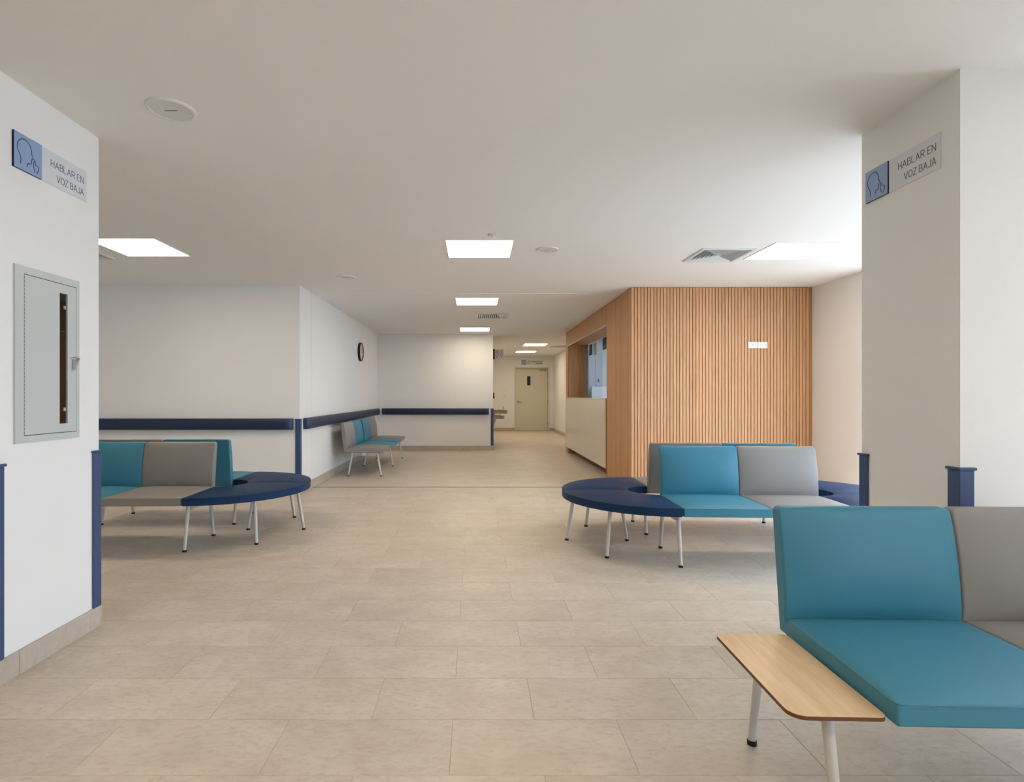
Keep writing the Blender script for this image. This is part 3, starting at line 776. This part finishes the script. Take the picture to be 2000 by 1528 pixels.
MB().box(-0.18, -0.03, 2.403, 2.717, 1.511, 1.516).build('shelf', 'chrome', fc)
hg = MB()
for i in range(40):
    z = ez0 + 0.004 + i * (ez1 - ez0 - 0.008) / 40; hg.cyl((T - 0.002, ey0 - 0.0018, z), (T - 0.002, ey0 - 0.0018, z + 0.0135), 0.0028, seg=6)
tag(hg.build('piano_hinge', 'hinge', fc), kind='stuff')
hd_ = MB().box(T - 0.001, T + 0.006, 2.682, 2.715, 1.378, 1.390).build('handle', 'chrome', dr, bevel=0.001)
pp = MB().prism([(1.325, T + 0.003), (1.385, T + 0.003), (1.385, T + 0.028), (1.379, T + 0.028)], 2.694, 2.706).map(lambda a_, b_, c_: (b_, c_, a_)).build('pull', 'chrome', hd_)

# ================================================================== CEILING FITTINGS
def led_panel(label, x, y, h=0.2925):
    root = empty('ceiling_light', (x, y, H)); tag(root, label, 'ceiling light', 'square led ceiling panels')
    g = 0.008
    MB().box(-h - g, h + g, -h - g, -h, -0.006, 0).box(-h - g, h + g, h, h + g, -0.006, 0).box(-h - g, -h, -h, h, -0.006, 0).box(h, h + g, -h, h, -0.006, 0).build('frame', 'white', root)
    MB().box(-h, h, -h, h, -0.004, -0.001).build('diffuser_sheet', 'lampface', root)
led_panel('square ceiling light panel over the middle aisle, nearest and largest of the row', 0.039, 5.08)
led_panel('second ceiling light panel of the middle row, before the slotted vent', 0.026, 7.905)
led_panel('third ceiling light panel of the middle row, close to the far wall', -0.005, 11.23)
led_panel('ceiling light panel at the left, cut off by the left pillar', -3.043, 5.03)
led_panel('ceiling light panel at the right, next to the square air vent', 2.945, 5.155)
led_panel('nearer ceiling light panel inside the corridor', 1.585, 14.62)
led_panel('farther ceiling light panel inside the corridor, above the door', 1.555, 17.0)
LB = 0.2                               # unseen row level with the camera, added to brighten near floor and table
for lx, ll in ((-3.043, 'unseen fill light panel added level with the camera, left of the row'), (0.039, 'unseen fill light panel added over the camera, middle of the row'), (2.945, 'unseen fill light panel added level with the camera, right of the row')):
    led_panel(ll, lx, LB)
def diffuser(label, x, y, h, slots=False):
    root = empty('air_diffuser', (x, y, H)); tag(root, label, 'air vent', 'four-way ceiling air diffusers')
    f = 0.03
    MB().box(-h, h, -h, -h + f, -0.012, 0.006).box(-h, h, h - f, h, -0.012, 0.006).box(-h, -h + f, -h + f, h - f, -0.012, 0.006).box(h - f, h, -h + f, h - f, -0.012, 0.006).build('frame', 'metalw', root, bevel=0.003)
    q = h - 0.022
    MB().box(-q, q, -q, q, 0.22, 0.23).box(-q - 0.004, -q, -q, q, 0.0, 0.23).box(q, q + 0.004, -q, q, 0.0, 0.23).box(-q, q, -q - 0.004, -q, 0.0, 0.23).box(-q, q, q, q + 0.004, 0.0, 0.23).build('duct_box', 'dark', root)
    if slots:                             # parallel blades along the aisle, tilted to both sides
        n = 15; p = 2 * (h - f) / n
        for k in range(n):
            cx = -h + f + (k + 0.5) * p; tl = 0.010 if k < n * 0.68 else -0.022
            m = MB(); q2 = h - f - 0.002
            m.v = [(cx - tl - 0.0075, -q2, -0.010), (cx - tl + 0.0075, -q2, -0.010), (cx + tl + 0.0075, -q2, 0.03), (cx + tl - 0.0075, -q2, 0.03), (cx - tl - 0.0075, q2, -0.010), (cx - tl + 0.0075, q2, -0.010), (cx + tl + 0.0075, q2, 0.03), (cx + tl - 0.0075, q2, 0.03)]
            m.f = [(0, 1, 2, 3), (7, 6, 5, 4), (0, 4, 5, 1), (1, 5, 6, 2), (2, 6, 7, 3), (3, 7, 4, 0)]
            m.build('louver', 'metalw', root)
        return
    N = 7; step = (h - f) / N
    for k in range(N):
        ro = h - f - k * step - 0.002; dep = 0.034; ri = max(ro - 0.022, 0.0)
        for s in range(4):
            c, sn = math.cos(s * math.pi / 2), math.sin(s * math.pi / 2)
            rot = lambda px, py, pz: (c * px - sn * py, sn * px + c * py, pz)
            t = 0.0015
            m = MB(); m.v = [(-ro, -ro, -0.010), (ro, -ro, -0.010), (ri, -ri, dep), (-ri, -ri, dep), (-ro, -ro + t, -0.010), (ro, -ro + t, -0.010), (ri, -ri + t, dep), (-ri, -ri + t, dep)]
            m.f = [(0, 1, 2, 3), (7, 6, 5, 4), (0, 4, 5, 1), (1, 5, 6, 2), (2, 6, 7, 3), (3, 7, 4, 0)]
            m.map(rot).build('louver', 'metalw', root)
diffuser('square louvred air vent beside the right ceiling light', *DIFF[0])
diffuser('square louvred air vent at the left, mostly hidden by the pillar', *DIFF[1])
diffuser('louvred air vent over the middle aisle between two ceiling lights', *DIFF[2], slots=True)
diffuser('louvred air vent in the corridor ceiling, partly behind the oak wall', *DIFF[3])
def ceiling_speaker(label, x, y, r):
    root = empty('ceiling_speaker', (x, y, H)); tag(root, label, 'speaker', 'round ceiling speakers')
    MB().lathe([(r * 0.84, -0.004), (r * 0.86, -0.010), (r * 0.93, -0.011), (r, -0.006), (r * 1.005, 0)], seg=48).build('rim', 'white', root, smooth=True, angle=60)
    MB().lathe([(0.0001, -0.0075), (r * 0.5, -0.0075), (r * 0.85, -0.0065), (r * 0.85, 0)], seg=48).build('grille', 'metalw', root, smooth=True)
    MB().box(-0.030, 0.030, -0.002, 0.002, -0.0085, -0.007).build('badge', 'gink', root)
ceiling_speaker('round white ceiling speaker at the upper left, nearest to the camera', -1.43, 2.60, 0.108)
ceiling_speaker('round white ceiling speaker right of the middle light panel', 0.665, 5.095, 0.102)
ceiling_speaker('round white ceiling speaker near the corner of the left wall', -1.46, 6.28, 0.102)
sp = empty('fire_sprinkler', (0.146, 4.626, H)); tag(sp, 'small fire sprinkler head beside the middle light panel', 'sprinkler')
MB().lathe([(0.042, 0), (0.042, -0.003), (0.030, -0.008), (0.014, -0.010), (0.0001, -0.010)], seg=28).build('escutcheon', 'metalw', sp, smooth=True)
MB().cyl((0, 0, -0.009), (0, 0, -0.022), 0.009, seg=12).cyl((-0.011, 0, -0.02), (-0.004, 0, -0.042), 0.002, seg=6).cyl((0.011, 0, -0.02), (0.004, 0, -0.042), 0.002, seg=6).build('sprinkler_body', 'metalw', sp, smooth=True)
MB().lathe([(0.0001, -0.041), (0.016, -0.042), (0.016, -0.0435), (0.0001, -0.0435)], seg=20).build('deflector', 'metalw', sp)

# ================================================================== WALL CLOCK
ck = empty('wall_clock', (XC, 10.23, 2.01)); tag(ck, 'round wall clock with black rim on the left wall', 'clock')
tox = lambda x, y, z: (z, x, y)     # lathe axis to +X: local (x, y) -> (Y, Z)
r = 0.172
MB().lathe([(0.0001, 0), (r, 0), (r, 0.040), (r - 0.006, 0.046), (r - 0.014, 0.046), (r - 0.018, 0.030)], seg=48).map(tox).build('rim', 'black', ck, smooth=True)
MB().lathe([(0.0001, 0.031), (r - 0.017, 0.031), (r - 0.017, 0.029)], seg=48).map(tox).build('dial', 'white', ck)
for i in range(12):
    a = i * math.pi / 6; d = Vector((math.sin(a), math.cos(a))); n = Vector((-d.y, d.x)) * 0.004
    p, q = d * (r - 0.05), d * (r - 0.030)
    MB().prism([tuple(p - n), tuple(q - n), tuple(q + n), tuple(p + n)], 0.031, 0.032).map(tox).build('hour_mark', 'ink', ck)
def hand(name, a, L_, wd_):
    d = Vector((math.sin(a), math.cos(a))); n = Vector((-d.y, d.x)) * wd_
    MB().prism([tuple(-d * 0.02 - n), tuple(d * L_ - n * 0.5), tuple(d * L_ + n * 0.5), tuple(-d * 0.02 + n)], 0.033, 0.0345).map(tox).build(name, 'ink', ck)
hand('hour_hand', R(-8), 0.08, 0.005); hand('minute_hand', R(60), 0.115, 0.004)

# ================================================================== OUTLETS, COUNTER, RECEPTION
def outlet(label, x, kind):
    root = empty('wall_outlet', (x, YW, 1.79)); tag(root, label, 'wall outlet', 'white outlets on the oak wall')
    MB().box(0, 0.119, -0.008, 0.0, 0, 0.078).build('plate', 'white', root, bevel=0.003)
    if kind == 0: MB().cyl((0.060, -0.0085, 0.039), (0.060, -0.014, 0.039), 0.007, seg=16).build('socket', 'steel', root, smooth=True)
    for cx in ((0.030, 0.088) if kind else (0.095,)):
        for dx_, dz in ((-0.008, 0.006), (0.008, 0.006), (0, -0.010)):
            MB().box(cx + dx_ - 0.0018, cx + dx_ + 0.0018, -0.0088, -0.0075, 0.039 + dz - 0.005, 0.039 + dz + 0.005).build('slot', 'cgrey', root)
outlet('left white outlet plate with a round jack on the oak slat wall', 3.387, 0)
outlet('right white outlet plate with sockets on the oak slat wall', 3.508, 1)

rc = empty('reception_counter', (0, 0, 0)); tag(rc, 'tall reception counter with glossy cream front in the oak wall', 'counter')
MB().box(XW + 0.045, XI - 0.02, OY0 + 0.003, OY1 - 0.003, 0.125, OZ0 - 0.03).build('body', 'slatback', rc)
yy = [OY0 + 0.003, OY0 + 0.32, OY0 + 1.88, YWE - 0.06]
for a_, b_ in zip(yy[:-1], yy[1:]): MB().box(XW - 0.018, XW - 0.0005, a_ + 0.001, b_ - 0.001, 0.125, OZ0 - 0.024).build('front_panel', 'panelw', rc, bevel=0.001, seg=1)
MB().box(XW - 0.018, XI - 0.02, OY0 + 0.003, OY1 - 0.003, OZ0 - 0.022, OZ0 - 0.001).box(XW - 0.018, XW - 0.0005, OY1 - 0.003, YWE - 0.06, OZ0 - 0.022, OZ0 - 0.001).build('worktop', 'panelw', rc, bevel=0.002)
MB().box(XW + 0.14, XW + 0.17, OY0 + 0.003, OY1 - 0.003, 0.0, 0.1245).build('toe_kick', 'slatback', rc)
# behind the glass
bc = empty('tall_cabinet', (0, 0, 0)); tag(bc, 'grey tall cabinet seen through the reception glass', 'cabinet')
MB().box(2.31, 3.62, 11.30, YWE - 0.145, 0, 2.3).build('body', 'cgrey', bc)
for i in range(9):
    x0 = 2.312 + i * 0.139; MB().box(x0, x0 + 0.136, 11.282, 11.299, 0.08, 2.29).build('door_panel', 'cgrey', bc, bevel=0.002, seg=1)
pt_ = MB().box(2.34, 3.6, 11.10, 11.14, 0, 1.385).build('low_screen', 'signwhite', None, bevel=0.003); tag(pt_, 'low white screen behind the reception glass', 'screen')
def notice(label, y, z, mat):
    tag(MB().box(XI - 0.0018, XI - 0.0004, y - 0.148, y + 0.148, z, z + 0.215).build('paper_notice', mat), label, 'paper', 'sheets on the reception glass')
notice('dark sheet at the far end of the reception glass', 11.0, 2.005, 'paperdark')
notice('white sheet in the middle of the reception glass', 10.60, 1.985, 'paper')
notice('dark sheet at the near end of the reception glass', 9.82, 2.02, 'paperdark')
for y, l in ((11.24, 'round steel glass fitting beside the slatted jamb'), (10.22, 'round steel glass fitting in the middle of the reception glass')):
    tag(MB().cyl((XI - 0.028, y, 1.48), (XI - 0.0125, y, 1.48), 0.030, 0.034, 24).build('glass_fitting', 'steel', smooth=True), l, 'fitting', 'reception glass fittings')

# ================================================================== CORRIDOR THINGS
df = empty('drinking_fountain', (XD, 13.75, 0)); tag(df, 'steel two-level drinking fountain on the corridor corner wall', 'drinking fountain')
MB().box(0.001, 0.10, -0.18, 0.66, 0.60, 0.79).build('body', 'steel', df, bevel=0.015)
MB().prism([(0.001, 0.28), (0.03, 0.28), (0.13, 0.57), (0.13, 0.60), (0.001, 0.60)], 0.30, 0.60).map(lambda a_, b_, c_: (a_, c_, b_)).build('bracket', 'steel', df, bevel=0.008)
def bowl(y, z, x1):
    p = rrect(0.001, x1, y - 0.21, y + 0.21, (0.10, 0.10, 0.02, 0.02))
    b_ = MB().prism(p, z - 0.09, z).build('bowl', 'steel', df, bevel=0.012, seg=3)
    MB().cyl((x1 - 0.10, y - 0.08, z), (x1 - 0.10, y - 0.08, z + 0.055), 0.009, seg=10).cyl((x1 - 0.10, y - 0.08, z + 0.05), (x1 - 0.10, y - 0.03, z + 0.075), 0.013, 0.011, seg=10).build('spout', 'chrome', b_, smooth=True)
bowl(0.0, 0.850, 0.40); bowl(0.46, 0.700, 0.35)
lsw = empty('light_switch', (1.0, YF, 1.20)); tag(lsw, 'small white switch plate on the corridor end wall', 'switch')
MB().box(-0.04, 0.04, -0.008, 0, -0.06, 0.06).build('plate', 'white', lsw, bevel=0.003)
MB().box(-0.015, 0.015, -0.012, -0.008, -0.03, 0.03).build('rocker', 'white', lsw, bevel=0.002)
sdp = empty('wall_fitting', (XD, 12.9, 1.13)); tag(sdp, 'small dark wall fitting just above the drinking fountain', 'fitting')
MB().box(0, 0.05, 0, 0.10, 0, 0.14).build('body', 'black', sdp, bevel=0.01)
MB().box(0.04, 0.065, 0.02, 0.08, 0.02, 0.05).build('lever', 'black', sdp, bevel=0.005)
